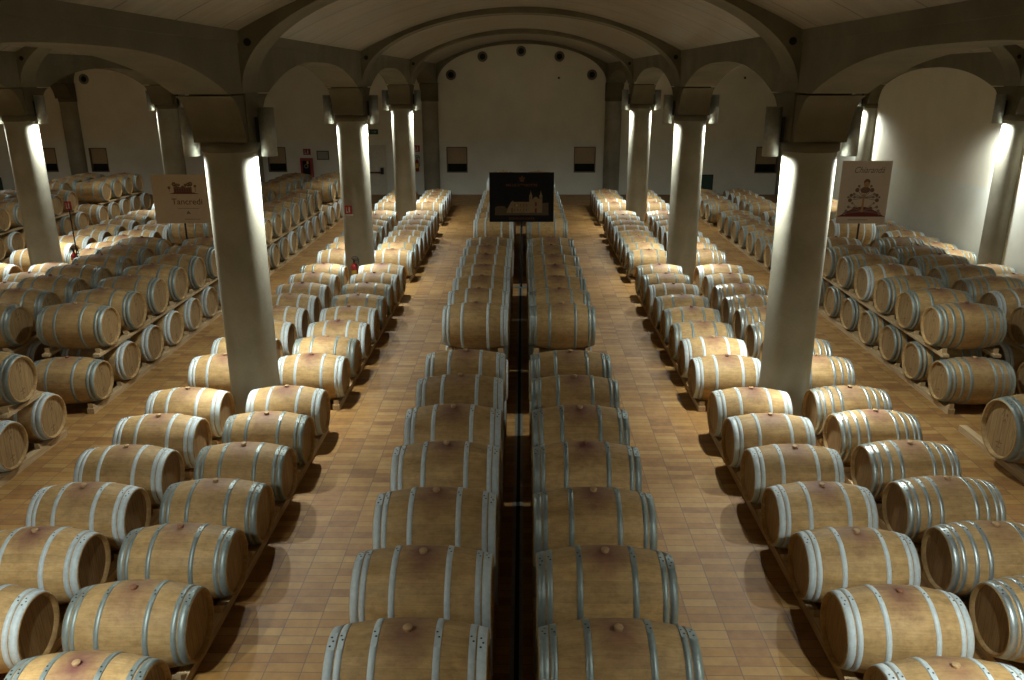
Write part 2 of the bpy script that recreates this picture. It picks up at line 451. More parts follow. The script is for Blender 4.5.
# ------------------------------------------------------------------ vaults and ribs
def vault(x0, x1):
    xc, h = (x0 + x1) / 2, (x1 - x0) / 2
    b = MB(); N = 36
    pr = []
    for k in range(N + 1):
        t = -1 + 2 * k / N
        pr.append((xc + h * t, SPRING + RISE * (1 - t * t)))
    ya, yb = FRONT, BACK
    for p, q in zip(pr, pr[1:]):
        b.add([(p[0], ya, p[1]), (q[0], ya, q[1]), (q[0], yb, q[1]), (p[0], yb, p[1])], [(0, 1, 2, 3)], 0, True)
    b.add([(x0, ya, 6.45), (x1, ya, 6.45), (x1, yb, 6.45), (x0, yb, 6.45)], [(0, 1, 2, 3)])
    return struct(b.build('ceiling', M['vault']))
def rib(x0, x1, y, dy=.29, holes=True):
    xc, h = (x0 + x1) / 2, (x1 - x0) / 2
    N = 44
    lo, hi = [], []
    for k in range(N + 1):
        a = PI * k / N
        t = -math.cos(a)
        zl = RSPR + (RRISE - .02) * math.sin(a) ** .96
        lo.append((xc + (h) * t, zl)); hi.append((xc + h * t, SPRING + RISE * (1 - t * t) + .05))
    b = MB()
    for (p, q, r, s) in zip(lo, lo[1:], hi[1:], hi):
        for yy in (y - dy, y + dy):
            b.add([(p[0], yy, p[1]), (q[0], yy, q[1]), (r[0], yy, r[1]), (s[0], yy, s[1])], [(0, 1, 2, 3)])
        b.add([(p[0], y - dy, p[1]), (q[0], y - dy, q[1]), (q[0], y + dy, q[1]), (p[0], y + dy, p[1])], [(0, 1, 2, 3)], 0, True)
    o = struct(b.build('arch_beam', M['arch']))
    if holes:
        for sx in (-1, 1):
            c = MB(); c.disc(.045, 0, 16, 'Y', 0, None)
            c.lathe([(.045, 0), (.045, .03)], 16, 'Y')
            c.build('cable_hole', M['black'], o, (xc + sx * (h - .12), y - dy - .006, SPRING - .12))
    return o
AISLES = [(LWALL, LINES[0] - .325), (LINES[0] + .325, LINES[1] - .325), (LINES[1] + .325, LINES[2] - .325), (LINES[2] + .325, LINES[3] - .325), (LINES[3] + .325, LINES[4] - .325)]
for i, (x0, x1) in enumerate(AISLES):
    vault(x0, x1)
    for j, y in enumerate(COL_Y + [33.5]):
        rib(x0, x1, y, .29 if j < 4 else .24, j < 4)

# floor channel along the central gap
b = MB()
b.box(-.095, -.06, FRONT, BACK, 0, .004, 0); b.box(-.02, .015, FRONT, BACK, 0, .004, 0); b.box(-.06, -.02, FRONT, BACK, 0, .002, 1)
struct(b.build('floor_strip', [M['drain'], M['black']]))

# ================================================================== LAMPS
ORD = ['first', 'second', 'third', 'fourth', 'fifth', 'sixth', 'seventh', 'eighth']
COLNAME = {-18.4: 'pillar of outermost left line', -11.06: 'pillar of far left line', -3.746: 'pillar left of the centre', 3.651: 'pillar right of the centre', 10.79: 'half pillar on right wall'}
LAMP_W = 600
LAMP_COL = (.94, 1.0, .94)
b = MB(); b.lathe([(.100, .60), (.100, 0), (.094, 0), (.094, .585), (.002, .585), (.002, .60)], 24, 'Z', 0, None, True, True)
shade_me = b.mesh('shade', M['lamp'])
b = MB(); b.lathe([(.030, .05), (.034, .07), (.034, .20), (.02, .22), (.001, .22)], 12); b.disc(.030, .05, 12)
bulb_me = b.mesh('bulb', M['lampin'])
b = MB(); b.box(-.14, -.101, -.03, .03, .17, .48)
brack_me = b.mesh('bracket', M['dark'])
spot = bpy.data.lights.new('lamp_light', 'SPOT')
spot.energy = LAMP_W; spot.color = LAMP_COL; spot.spot_size = math.radians(174); spot.spot_blend = 1.0; spot.shadow_soft_size = .045
beam = bpy.data.lights.new('lamp_beam', 'SPOT')
beam.energy = 760; beam.color = LAMP_COL; beam.spot_size = math.radians(72); beam.spot_blend = 1.0; beam.shadow_soft_size = .045
def lamp(x, y, side, label, lit=True):
    rz = 0 if side > 0 else PI
    o = empty('downlight', (x + side * .50, y, 3.67), rz)
    tag(o, label, 'lamp', 'pillar downlights')
    link('shade', shade_me, o); link('bracket', brack_me, o); link('bulb', bulb_me, o)
    if not lit: return
    l = bpy.data.objects.new('light', spot); C.objects.link(l); l.parent = o; l.location = (0, 0, .035); l.rotation_euler = (0, math.radians(12), 0)
    l = bpy.data.objects.new('beam_light', beam); C.objects.link(l); l.parent = o; l.location = (-.03, 0, .035); l.rotation_euler = (0, math.radians(10), 0)
for x in LINES:
    for yi, y in enumerate(COL_Y):
        for side in (-1, 1):
            if x == 10.79 and side > 0: continue
            first = {-18.4: 4, -11.06: 2, -3.746: 1, 3.651: 1, 10.79: 2}[x]     # the first pillar of each line that the photo shows
            sd = 'left' if side < 0 else 'right'
            if yi >= first: lab = 'grey downlight on %s side of %s %s' % (sd, ORD[yi - first], COLNAME[x])
            else: lab = 'grey downlight on %s side of %s, %s before those seen' % (sd, COLNAME[x], ORD[first - yi - 1])
            off = x == -11.06 and yi == 3 and side > 0
            lamp(x, y, side, 'unlit ' + lab if off else lab, not off)

# ================================================================== BARRELS
L2, RB, RH = .484, .35, .285
def rad(x): return RB - (RB - RH) * (x / L2) ** 2
HOOPS6 = [(-.470, -.415), (-.405, -.366), (-.205, -.165), (.165, .205), (.366, .405), (.415, .470)]
HOOPS6 = [(a * 1.019, c * 1.019) for a, c in HOOPS6]
HOOPS8 = [(-.470, -.415), (-.398, -.362), (-.300, -.262), (-.190, -.150), (.150, .190), (.262, .300), (.362, .398), (.415, .470)]
HOOPS8 = [(a * 1.019, c * 1.019) for a, c in HOOPS8]
def hoop_mb(mb, a, bb, seg, mi=0, rv=None):
    e = .0035
    T = Matrix.Translation((0, 0, RB))
    mb.lathe([(rad(a) - .004, a), (rad(a) + e, a), (rad(bb) + e, bb), (rad(bb) - .004, bb)], seg, 'X', mi, T)
    if rv is not None:
        m = (a + bb) / 2
        # riveted lap: a second thickness of band and its rivets, on top towards one side
        n = 3 if bb - a > .05 else 2
        vs, fs = [], []
        for k in range(7):
            an = math.radians(-4 + 4.2 * k)
            for xx in (a + .003, bb - .003):
                r = rad(xx) + e + .0025
                vs.append((xx, -r * math.sin(an), RB + r * math.cos(an)))
        for k in range(6): fs.append((2 * k, 2 * k + 1, 2 * k + 3, 2 * k + 2))
        mb.add(vs, fs, mi, True)
        for k in range(n):
            an = math.radians(3 + 6.5 * k)
            xx = m + (.007 if k % 2 else -.007)
            r = rad(xx) + e + .0045
            c = Vector((xx, -r * math.sin(an), RB + r * math.cos(an)))
            tdir = Vector((0, -math.cos(an), -math.sin(an)))
            vs = [tuple(c + .0078 * (math.cos(q * PI / 3) * Vector((1, 0, 0)) + math.sin(q * PI / 3) * tdir)) for q in range(6)]
            mb.add(vs, [tuple(range(6))], rv)
def body_mb(mb, seg, mi=0, rings=14):
    T = Matrix.Translation((0, 0, RB))
    pr = [(rad(x), x) for x in [-L2 + 2 * L2 * k / rings for k in range(rings + 1)]]
    pr = [(RH - .026, -L2 + .038), (RH - .016, -L2)] + pr + [(RH - .016, L2), (RH - .026, L2 - .038)]
    mb.lathe(pr, seg, 'X', mi, T)
def head_mb(mb, s, seg, mi=0):
    T = Matrix.Translation((0, 0, RB))
    mb.disc(RH - .022, s * (L2 - .036), seg, 'X', mi, T)
    mb.lathe([(RH - .022, s * (L2 - .036)), (RH - .022, s * (L2 - .05))], seg, 'X', mi, T)
def bung_mb(mb, mi=0, seg=14):
    T = Matrix.Translation((0, 0, RB))
    mb.lathe([(.024, RB - .006), (.030, RB + .017), (.027, RB + .022), (.001, RB + .022)], seg, 'Z', mi, T)
def mark_mb(mb, s, mi=0):
    """faint stencilled cooper's strokes on a head"""
    x = s * (L2 - .0345)
    strokes = [((-.035, .135), (-.01, .20)), ((-.01, .20), (.012, .135)), ((.03, .16), (.062, .16)), ((.046, .178), (.046, .142)),
               ((-.005, .075), (.03, .115)), ((.03, .115), (.03, .07)), ((-.05, -.15), (.05, -.13)), ((.0, -.18), (.01, -.11)), ((-.03, -.19), (.03, -.185))]
    for (a, c), (d, e) in strokes:
        p, q = Vector((0, a * s, c)), Vector((0, d * s, e))
        n = (q - p).normalized().cross(Vector((1, 0, 0))) * .0045
        mb.add([(x, *(p + n)[1:]), (x, *(q + n)[1:]), (x, *(q - n)[1:]), (x, *(p - n)[1:])], [(0, 1, 2, 3)], mi, False, Matrix.Translation((0, 0, RB)))

BM = {}
def part_meshes(seg):
    d = {}
    b = MB(); body_mb(b, seg); d['staves'] = b.mesh('staves', M['body'])
    for s, n in ((-1, 'hl'), (1, 'hr')):
        b = MB(); head_mb(b, s, seg); d[n] = b.mesh('head', M['head'])
        b = MB(); head_mb(b, s, seg); mark_mb(b, s, 1); d[n + 'm'] = b.mesh('head', [M['head'], M['ink']])
    b = MB(); bung_mb(b); d['bung'] = b.mesh('bung', M['bung'])
    b = MB(); bung_mb(b); d['bungred'] = b.mesh('bung', M['bungred'])
    for hm in ('zinc', 'steel', 'shiny'):
        for hs, nm in ((HOOPS6, 6), (HOOPS8, 8)):
            L = []
            for a, c in hs:
                b = MB(); hoop_mb(b, a, c, seg, 0, 1); L.append(b.mesh('hoop', [M[hm], M['rivet']]))
            d[(hm, nm)] = L
    return d
PARTS = {'near': part_meshes(40), 'mid': part_meshes(28)}
FAR = {}
def far_mesh(hm, nm):
    if (hm, nm) not in FAR:
        b = MB(); body_mb(b, 20, 0, 10)
        for s in (-1, 1): head_mb(b, s, 20, 1)
        for a, c in (HOOPS6 if nm == 6 else HOOPS8): hoop_mb(b, a, c, 20, 2)
        bung_mb(b, 3, 8)
        FAR[(hm, nm)] = b.mesh('wine_barrel', [M['body'], M['head'], M[hm], M['bung']])
    return FAR[(hm, nm)]

def barrel(x, y, z, hoops, label, group, marks=0, flip=False, rnd=None):
    r = rnd or random
    rz = (PI if flip else 0) + math.radians(r.uniform(-.7, .7))
    rx = math.radians(r.uniform(-4, 4))
    x += r.uniform(-.006, .006); y += r.uniform(-.012, .012)
    # roll about the barrel's own axis, which lies RB above its base
    if y < 21.5:
        o = empty('wine_barrel', (x, y, z), rz)
        P = PARTS['near' if y < 10.4 else 'mid']
        kids = [link('staves', P['staves'], o)]
        # a head with cooper's marks faces the aisle (marks = -1 left, 1 right in the room)
        ml = marks * (-1 if flip else 1)
        kids.append(link('head', P['hlm' if ml < 0 else 'hl'], o)); kids.append(link('head', P['hrm' if ml > 0 else 'hr'], o))
        for me in P[hoops]: kids.append(link('hoop', me, o))
        kids.append(link('bung', P['bung' if r.random() < .72 else 'bungred'], o))
        for k in kids:
            k.rotation_euler = (rx, 0, 0)
            k.location = (0, RB * math.sin(rx), RB - RB * math.cos(rx))
    else:
        o = link('wine_barrel', far_mesh(*hoops), None, (x, y, z), rz)
    tag(o, label, 'barrel', group)
    return o

BAYS = [[9.80 - .872 * k for k in range(6, -1, -1)], [11.11 + .869 * k for k in range(8)], [18.78 + .845 * k for k in range(8)], [26.46 + .79 * k for k in range(5)]]
HOOPNAME = {('zinc', 6): 'pale-hooped', ('steel', 6): 'grey-hooped', ('shiny', 8): 'bright eight-hooped', ('steel', 8): 'grey eight-hooped', ('zinc', 8): 'pale eight-hooped', ('shiny', 6): 'bright-hooped'}
SKIP = set()
BUILT = {}
def hoops_for(row, bay, k, y, tier, r):
    u = r.random()
    if row == 'cl': return ('zinc', 6)
    if row == 'cr': return ('steel', 6)
    if row == 'lr': return ('steel', 6) if bay == 0 and k < 5 else ('zinc', 6) if u < .75 else ('steel', 6)
    if row == 'll': return ('zinc', 6) if bay == 0 or u < .6 else ('steel', 6)
    if row == 'rl': return ('zinc', 6) if (bay == 0 and k < 6) or u < .4 else ('steel', 6)
    if row == 'rr': return ('shiny', 8) if bay == 0 else ('zinc', 6) if u < .5 else ('shiny', 8)
    if row[0] == 'L': return ('steel', 6) if tier or u < .3 else ('zinc', 6)
    return ('steel', 8) if u < .4 else ('zinc', 6) if u < .7 else ('steel', 6)
# row key: (x, words for the row, marks side)
SINGLE = {
    'll': (-4.36, 'row just left of the left pillars', 0), 'lr': (-3.085, 'row just right of the left pillars', 0),
    'rl': (2.99, 'row just left of the right pillars', 0), 'rr': (4.30, 'row just right of the right pillars', 0),
    'Lp': (-10.32, 'row right of the far left pillars', 1), 'Lq': (-11.68, 'row left of the far left pillars', 1),
    'Rw': (10.15, 'row along the bright right wall', -1),
}
DOUBLE = {
    'cl': (-.69, 'left of the central gap', 0), 'cr': (.585, 'right of the central gap', 0),
    'La': (-6.61, 'of left aisle stack, near side', 1), 'Lb': (-7.98, 'of the left aisle stack, far side', 1),
    'Lc': (-14.05, 'of far left stack, near side', 1), 'Ld': (-15.33, 'of the far left stack, far side', 1),
    'Ra': (6.55, 'of right aisle stack, near side', -1), 'Rb': (7.86, 'of the right aisle stack, far side', -1),
}
def row_bays(row):
    if row == 'Ra' or row == 'Rb':
        return [[9.52 - .872 * k for k in range(4, -1, -1)], [y - .06 for y in BAYS[1]], BAYS[2], BAYS[3]]
    if row in ('La', 'Lb'):
        return [[y - .19 for y in BAYS[0]], [y - .16 for y in BAYS[1]], BAYS[2], [y - .62 for y in BAYS[3]]]
    if row in ('cl', 'cr'):
        return [[y - .11 for y in [3.76] + BAYS[0]], [y - .10 for y in BAYS[1]], [y - .05 for y in BAYS[2]], BAYS[3]]
    if row in ('Lc', 'Ld'): return [BAYS[0], BAYS[1], [y - .1 for y in BAYS[2]], [y - .62 for y in BAYS[3]]]
    if row == 'rr': return [[min(y + .13, 9.87) for y in BAYS[0]], BAYS[1], BAYS[2], BAYS[3]]
    if row == 'll': return [[y - .07 for y in BAYS[0]], BAYS[1], BAYS[2], BAYS[3]]
    return BAYS
def allowed(row, bay, k, tier):
    if row in ('Ra', 'Rb') and bay == 0: return False
    if row in ('Ra', 'Rb') and tier:
        return bay == 1 or (row == 'Rb' and bay == 2 and k < 2)
    return (row, bay, k, tier) not in SKIP
BAYWORD = ['front block', 'second block', 'third block', 'last block']
def rng(*a): return random.Random('|'.join(map(str, a)))
def add_barrel(row, bay, k, tier, x, y, label, group, marks):
    key = (row, bay, k, tier)
    if not allowed(*key): return
    r = rng(*key)
    h = hoops_for(row, bay, k, y, tier, r)
    BUILT[barrel(x, y, UP if tier else LOW, h, HOOPNAME[h] + ' ' + label, group, marks, r.random() < .2, r).name] = key

# how each place of a row is filled (row, block, tier): 2 a barrel of its own, 1 part of the hidden mass, 0 nothing
PLAN = {
    ('La', 0, 0): (0, 0, 0, 0, 0, 2, 2),
    ('La', 0, 1): (0, 0, 0, 0, 0, 2),
    ('La', 1, 0): (2, 2, 2, 2, 2, 2, 2, 1),
    ('La', 1, 1): (2, 2, 2, 2, 2, 2, 2),
    ('La', 2, 0): (1, 2, 2, 2, 2, 2, 2, 2),
    ('La', 2, 1): (2, 2, 2, 2, 2, 2, 2),
    ('La', 3, 0): (2, 2, 1, 1, 1),
    ('La', 3, 1): (2, 2, 2, 1),
    ('Lb', 0, 0): (0, 0, 0, 0, 0, 0, 0),
    ('Lb', 0, 1): (0, 0, 0, 0, 0, 0),
    ('Lb', 1, 0): (1, 2, 2, 1, 1, 1, 1, 1),
    ('Lb', 1, 1): (2, 2, 2, 2, 2, 2, 2),
    ('Lb', 2, 0): (1, 1, 1, 1, 1, 1, 1, 1),
    ('Lb', 2, 1): (2, 1, 1, 1, 1, 1, 2),
    ('Lb', 3, 0): (1, 1, 1, 1, 1),
    ('Lb', 3, 1): (2, 2, 2, 2),
    ('Lc', 0, 0): (0, 0, 0, 0, 0, 0, 0),
    ('Lc', 0, 1): (0, 0, 0, 0, 0, 0),
    ('Lc', 1, 0): (0, 0, 0, 0, 0, 0, 0, 0),
    ('Lc', 1, 1): (0, 0, 0, 0, 0, 0, 0),
    ('Lc', 2, 0): (0, 1, 2, 2, 2, 1, 2, 2),
    ('Lc', 2, 1): (1, 1, 2, 2, 2, 2, 2),
    ('Lc', 3, 0): (2, 2, 2, 2, 2),
    ('Lc', 3, 1): (2, 2, 2, 2),
    ('Ld', 0, 0): (0, 0, 0, 0, 0, 0, 0),
    ('Ld', 0, 1): (0, 0, 0, 0, 0, 0),
    ('Ld', 1, 0): (0, 0, 0, 0, 0, 0, 0, 0),
    ('Ld', 1, 1): (0, 0, 0, 0, 0, 0, 0),
    ('Ld', 2, 0): (0, 0, 0, 1, 1, 1, 1, 1),
    ('Ld', 2, 1): (0, 0, 0, 1, 1, 2, 2),
    ('Ld', 3, 0): (1, 1, 1, 1, 1),
    ('Ld', 3, 1): (2, 2, 2, 2),
    ('Lp', 0, 0): (0, 0, 0, 0, 0, 0, 0),
    ('Lp', 1, 0): (0, 0, 0, 1, 1, 2, 2, 2),
    ('Lp', 2, 0): (2, 2, 2, 2, 2, 1, 1, 1),
    ('Lp', 3, 0): (1, 1, 1, 1, 1),
    ('Lq', 0, 0): (0, 0, 0, 0, 0, 0, 0),
    ('Lq', 1, 0): (0, 0, 0, 0, 0, 1, 1, 2),
    ('Lq', 2, 0): (2, 2, 2, 2, 2, 2, 2, 2),
    ('Lq', 3, 0): (1, 1, 1, 1, 1),
    ('Ra', 0, 0): (0, 0, 0, 1, 2),
    ('Ra', 1, 0): (2, 2, 2, 2, 2, 2, 2, 1),
    ('Ra', 1, 1): (2, 2, 2, 2, 2, 2, 2),
    ('Ra', 2, 0): (1, 2, 2, 2, 2, 2, 2, 2),
    ('Ra', 3, 0): (2, 2, 2, 2, 1),
    ('Rb', 0, 0): (0, 0, 0, 0, 0),
    ('Rb', 1, 0): (2, 2, 2, 1, 1, 1, 1, 1),
    ('Rb', 1, 1): (2, 2, 2, 2, 2, 2, 2),
    ('Rb', 2, 0): (1, 1, 1, 1, 1, 1, 2, 2),
    ('Rb', 2, 1): (2, 2, 0, 0, 0, 0, 0),
    ('Rb', 3, 0): (2, 2, 2, 2, 2),
    ('Rw', 0, 0): (0, 0, 0, 0, 0, 0, 0),
    ('Rw', 1, 0): (0, 0, 0, 0, 1, 1, 2, 2),
    ('Rw', 2, 0): (2, 2, 2, 2, 2, 2, 1, 1),
    ('Rw', 3, 0): (2, 1, 1, 1, 1),
    ('cl', 0, 0): (1, 1, 2, 2, 2, 2, 2, 2),
    ('cl', 0, 1): (2, 2, 2, 2, 2, 2, 2),
    ('cl', 1, 0): (2, 2, 1, 1, 1, 1, 1, 1),
    ('cl', 1, 1): (2, 2, 2, 2, 2, 2, 2),
    ('cl', 2, 0): (1, 1, 1, 1, 1, 1, 1, 1),
    ('cl', 2, 1): (2, 2, 2, 1, 1, 1, 1),
    ('cl', 3, 0): (1, 1, 1, 1, 1),
    ('cl', 3, 1): (1, 1, 1, 1),
    ('cr', 0, 0): (1, 1, 2, 2, 2, 2, 1, 1),
    ('cr', 0, 1): (2, 2, 2, 2, 2, 2, 2),
    ('cr', 1, 0): (2, 2, 2, 1, 1, 1, 1, 1),
    ('cr', 1, 1): (2, 2, 2, 2, 2, 2, 2),
    ('cr', 2, 0): (1, 1, 1, 1, 1, 1, 1, 1),
    ('cr', 2, 1): (2, 2, 2, 1, 1, 1, 1),
    ('cr', 3, 0): (1, 1, 1, 1, 1),
    ('cr', 3, 1): (1, 1, 1, 1),
    ('ll', 0, 0): (0, 2, 2, 2, 2, 2, 2),
    ('ll', 1, 0): (2, 2, 2, 2, 2, 2, 2, 2),
    ('ll', 2, 0): (2, 2, 2, 2, 2, 2, 2, 2),
    ('ll', 3, 0): (2, 2, 1, 1, 1),
    ('lr', 0, 0): (2, 2, 2, 2, 2, 2, 2),
    ('lr', 1, 0): (2, 2, 2, 2, 2, 2, 2, 2),
    ('lr', 2, 0): (2, 2, 2, 2, 2, 2, 2, 2),
    ('lr', 3, 0): (2, 2, 2, 2, 2),
    ('rl', 0, 0): (2, 2, 2, 2, 2, 2, 2),
    ('rl', 1, 0): (2, 2, 2, 2, 2, 2, 2, 2),
    ('rl', 2, 0): (2, 2, 2, 2, 2, 2, 2, 2),
    ('rl', 3, 0): (2, 2, 2, 2, 2),
    ('rr', 0, 0): (0, 2, 2, 2, 2, 2, 2),
    ('rr', 1, 0): (2, 2, 2, 2, 2, 2, 2, 2),
    ('rr', 2, 0): (2, 2, 2, 2, 2, 2, 2, 2),
    ('rr', 3, 0): (2, 2, 1, 1, 1),
}
def state(row, bay, k, tier):
    if not allowed(row, bay, k, tier): return 0
    return PLAN[row, bay, tier][k] if PLAN else 2
STOCK = []
rail_cache = {}
def rack(x, y0, y1, z, label, ys=(), tier=0, wedges=True):
    o = empty('barrel_rack', (x, (y0 + y1) / 2, z))
    tag(o, label, 'rack', 'wooden barrel racks')
    h = (y1 - y0) / 2
    top = .086 if tier == 0 else .044
    for s in (-1, 1):
        b = MB(); b.box(s * .375 - .05, s * .375 + .05, -h, h, 0, top); b.build('rail', M['rail'], o)
    if wedges:
        if 'w' not in rail_cache:
            b = MB(); b.prism([(-.05, 0), (.06, 0), (.06, .075)], -.035, .035, 0, None, 'X'); rail_cache['w'] = b.mesh('wedge', M['rail'])
        for y in ys:
            for s in (-1, 1):
                for d in (-1, 1):
                    w = link('wedge', rail_cache['w'], o, (s * .375, y - (y0 + y1) / 2 + d * .235, top), 0 if d > 0 else PI)
    return o

RACKPLAN = {('La', 0, 0), ('La', 0, 1), ('La', 1, 0), ('La', 1, 1), ('La', 2, 0), ('La', 2, 1), ('La', 3, 0), ('La', 3, 1), ('Lb', 1, 1), ('Lb', 2, 1), ('Lc', 2, 0), ('Lc', 2, 1), ('Lc', 3, 0), ('Lc', 3, 1), ('Ld', 3, 1), ('Ra', 0, 0), ('Ra', 1, 0), ('Ra', 1, 1), ('Ra', 2, 0), ('Ra', 3, 0), ('Rb', 1, 0), ('Rb', 1, 1), ('cl', 1, 1), ('cr', 1, 1), ('ll', 0, 0), ('ll', 1, 0), ('lr', 0, 0), ('lr', 1, 0), ('lr', 2, 0), ('lr', 3, 0), ('rl', 0, 0), ('rl', 1, 0), ('rl', 2, 0), ('rl', 3, 0), ('rr', 0, 0), ('rr', 1, 0), ('rr', 2, 0)}
RACKS = {}
TIMBER = []
def fill(row, bay, tier, x, ys, text, group, marks, rack_label, z, wedges):
    """one tier of one block: its barrels, and the rack under those that are there"""
    n, there = 0, []
    for k, y in enumerate(ys):
        st = state(row, bay, k, tier)
        if st == 0: continue
        there.append(y)
        if st == 1:
            STOCK.append((row, bay, k, tier, x, y)); continue
        add_barrel(row, bay, k, tier, x, y, text % ORD[n], group, marks)
        n += 1
    if not there: return
    if RACKPLAN is not None and (row, bay, tier) not in RACKPLAN:
        TIMBER.append((x, there[0] - (.36 if tier else .31), there[-1] + (.36 if tier else .31), z, tier)); return
    RACKS[rack(x, there[0] - (.36 if tier else .31), there[-1] + (.36 if tier else .31), z, rack_label, there, tier, wedges).name] = (row, bay, tier)
def bw(row, bay):
    """the block's place in its row, counted from the first block that the photo shows"""
    pair = next((p for p in (('La', 'Lb'), ('Lc', 'Ld'), ('Ra', 'Rb'), ('Lp', 'Lq')) if row in p), (row,))
    seen = sorted({b for (r, b, t), v in PLAN.items() if r in pair and 2 in v}) if PLAN else [0, 1, 2, 3]
    return BAYWORD[3] if bay == 3 and len(seen) > 1 else BAYWORD[max(0, bay - seen[0])]
for row, (x, words, marks) in SINGLE.items():
    for bay, ys in enumerate(row_bays(row)):
        fill(row, bay, 0, x, ys, 'barrel, %s of ' + bw(row, bay) + ', ' + words, 'barrels in the ' + words, marks,
             'wooden floor rack under %s, %s' % (bw(row, bay), words), 0, bay < 2)
for row, (x, words, marks) in DOUBLE.items():
    for bay, ys in enumerate(row_bays(row)):
        fill(row, bay, 0, x, ys, 'barrel, lower tier ' + words + ', %s of ' + bw(row, bay), 'lower barrels ' + words, marks,
             'wooden floor rack under lower tier %s, %s' % (words, bw(row, bay)), 0, bay < 2 and row[0] != 'c')
        us = [(p + q) / 2 for p, q in zip(ys, ys[1:])]
        fill(row, bay, 1, x, us, 'barrel, upper tier ' + words + ', %s of ' + bw(row, bay), 'upper barrels ' + words, marks,
             'wooden rack under upper tier %s, %s' % (words, bw(row, bay)), .7345, bay < 2)
# one larger cask, alone on its planks at the near end of the right aisle
random.seed(11)
o = barrel(6.42, 9.05, LOW + .03, ('steel', 6), 'large grey-hooped oak cask on a plank, alone before the right aisle stack', 'large casks', -1)
o.scale = (1.28, 1.28, 1.28)
rack(6.42, 8.45, 10.18, 0, 'wooden floor planks under the large cask before the right aisle stack', [9.05], 0, False)
# the barrels of which next to nothing shows (under the upper tiers, behind the front rows): one mass
if STOCK:
    b = MB()
    for (row, bay, k, tier, x, y) in STOCK:
        T = Matrix.Translation((x, y, UP if tier else LOW))
        q = MB(); body_mb(q, 20, 0, 10)
        for sd in (-1, 1): head_mb(q, sd, 20, 1)
        h = hoops_for(row, bay, k, y, tier, rng(row, bay, k, tier))[0]
        for a, c in HOOPS6: hoop_mb(q, a, c, 20, {'zinc': 2, 'steel': 3, 'shiny': 4}[h])
        bung_mb(q, 5, 8)
        o0 = len(b.v); b.v += [tuple(T @ Vector(p)) for p in q.v]; b.f += [tuple(o0 + i for i in f) for f in q.f]; b.m += q.m; b.sm += q.sm
    o = b.build('barrel_stock', [M['body'], M['head'], M['zinc'], M['steel'], M['shiny'], M['bung']])
    o['kind'] = 'stuff'; o['label'] = 'oak barrels mostly hidden under and behind the barrels in view'; o['category'] = 'barrels'
if TIMBER:
    b = MB()
    for (x, y0, y1, z, tier) in TIMBER:
        top = .086 if tier == 0 else .044
        for sd in (-1, 1): b.box(x + sd * .375 - .05, x + sd * .375 + .05, y0, y1, z, z + top)
    o = b.build('rack_timber', M['rail'])
    o['kind'] = 'stuff'; o['label'] = 'wooden rack rails hidden under the barrels'; o['category'] = 'rack'

# ================================================================== SIGNS, EXTINGUISHERS AND WALL FITTINGS
def flat(mb, pts, y, mi):
    """a printed shape on a board that faces the viewer's end of the hall: pts are (x, z)"""
    mb.add([(x, y, z) for x, z in pts], [tuple(range(len(pts)))], mi)
def dot(mb, x, z, r, y, mi, n=10, sx=1.0):
    flat(mb, [(x + sx * r * math.cos(2 * PI * k / n), z + r * math.sin(2 * PI * k / n)) for k in range(n)], y, mi)
def rect(mb, x0, x1, z0, z1, y, mi): flat(mb, [(x0, z0), (x1, z0), (x1, z1), (x0, z1)], y, mi)
def lettering(text, size, x, z, y, m, parent, shear=0.0, width=None):
    cu = bpy.data.curves.new('lettering', 'FONT'); cu.body = text; cu.size = size; cu.align_x = 'CENTER'; cu.align_y = 'CENTER'; cu.shear = shear; cu.offset = .0015
    tmp = bpy.data.objects.new('lettering_source', cu); C.objects.link(tmp)
    dg = bpy.context.evaluated_depsgraph_get()
    me = bpy.data.meshes.new_from_object(tmp.evaluated_get(dg))
    bpy.data.objects.remove(tmp); me.name = 'lettering'
    w = max(v.co.x for v in me.vertices) - min(v.co.x for v in me.vertices)
    k = (width / w) if width else 1.0
    for v in me.vertices: v.co = (v.co.x * k, y, v.co.y)
    me.materials.clear(); me.materials.append(m)
    o = link('lettering', me, parent, (x, 0, z)); return o
def sign(x, y, z0, z1, w, board_m, label, rz=0.0):
    o = empty('sign_board', (x, y, 0), rz)
    tag(o, label, 'sign', None)
    b = MB(); b.box(-w / 2, w / 2, -.012, .012, z0, z1); b.build('board', board_m, o)
    b = MB(); b.lathe([(.022, .014), (.022, z1 - .1)], 12, 'Z', 0, Matrix.Translation((0, .036, 0))); b.build('pole', M['dark'], o)
    b = MB(); b.box(-.24, .24, -.06, .13, 0, .014); b.build('base_plate', M['drain'], o)
    return o
# night-blue palace sign, central gap
sg = sign(-.02, 18.07, 1.53, 2.63, 1.44, M['navy'], 'black sign board with a lit palace, on a pole in the central gap')
k = 1.44 / 635
def U(px): return (px - 402) * k
def V(py): return 2.63 - (py - 118) * (1.10 / 477)
b = MB(); Y = -.0135
flat(b, [(U(140), V(505)), (U(140), V(455)), (U(165), V(440)), (U(235), V(442)), (U(258), V(470)), (U(258), V(505))], Y, 1)
flat(b, [(U(600), V(505)), (U(600), V(412)), (U(668), V(408)), (U(668), V(505))], Y, 1)
rect(b, U(138), U(670), V(530), V(503), Y - .0006, 1)
flat(b, [(U(253), V(508)), (U(266), V(460)), (U(298), V(402)), (U(316), V(388)), (U(324), V(400)), (U(478), V(400)), (U(478), V(508))], Y - .001, 0)
for x0, x1 in ((478, 507), (578, 606)):
    rect(b, U(x0), U(x1), V(506), V(335), Y - .0012, 0)
    flat(b, [(U(x0 + 3), V(335)), (U(x1 - 3), V(335)), (U((x0 + x1) / 2 + 3), V(308)), (U((x0 + x1) / 2), V(288)), (U((x0 + x1) / 2 - 3), V(308))], Y - .0012, 0)
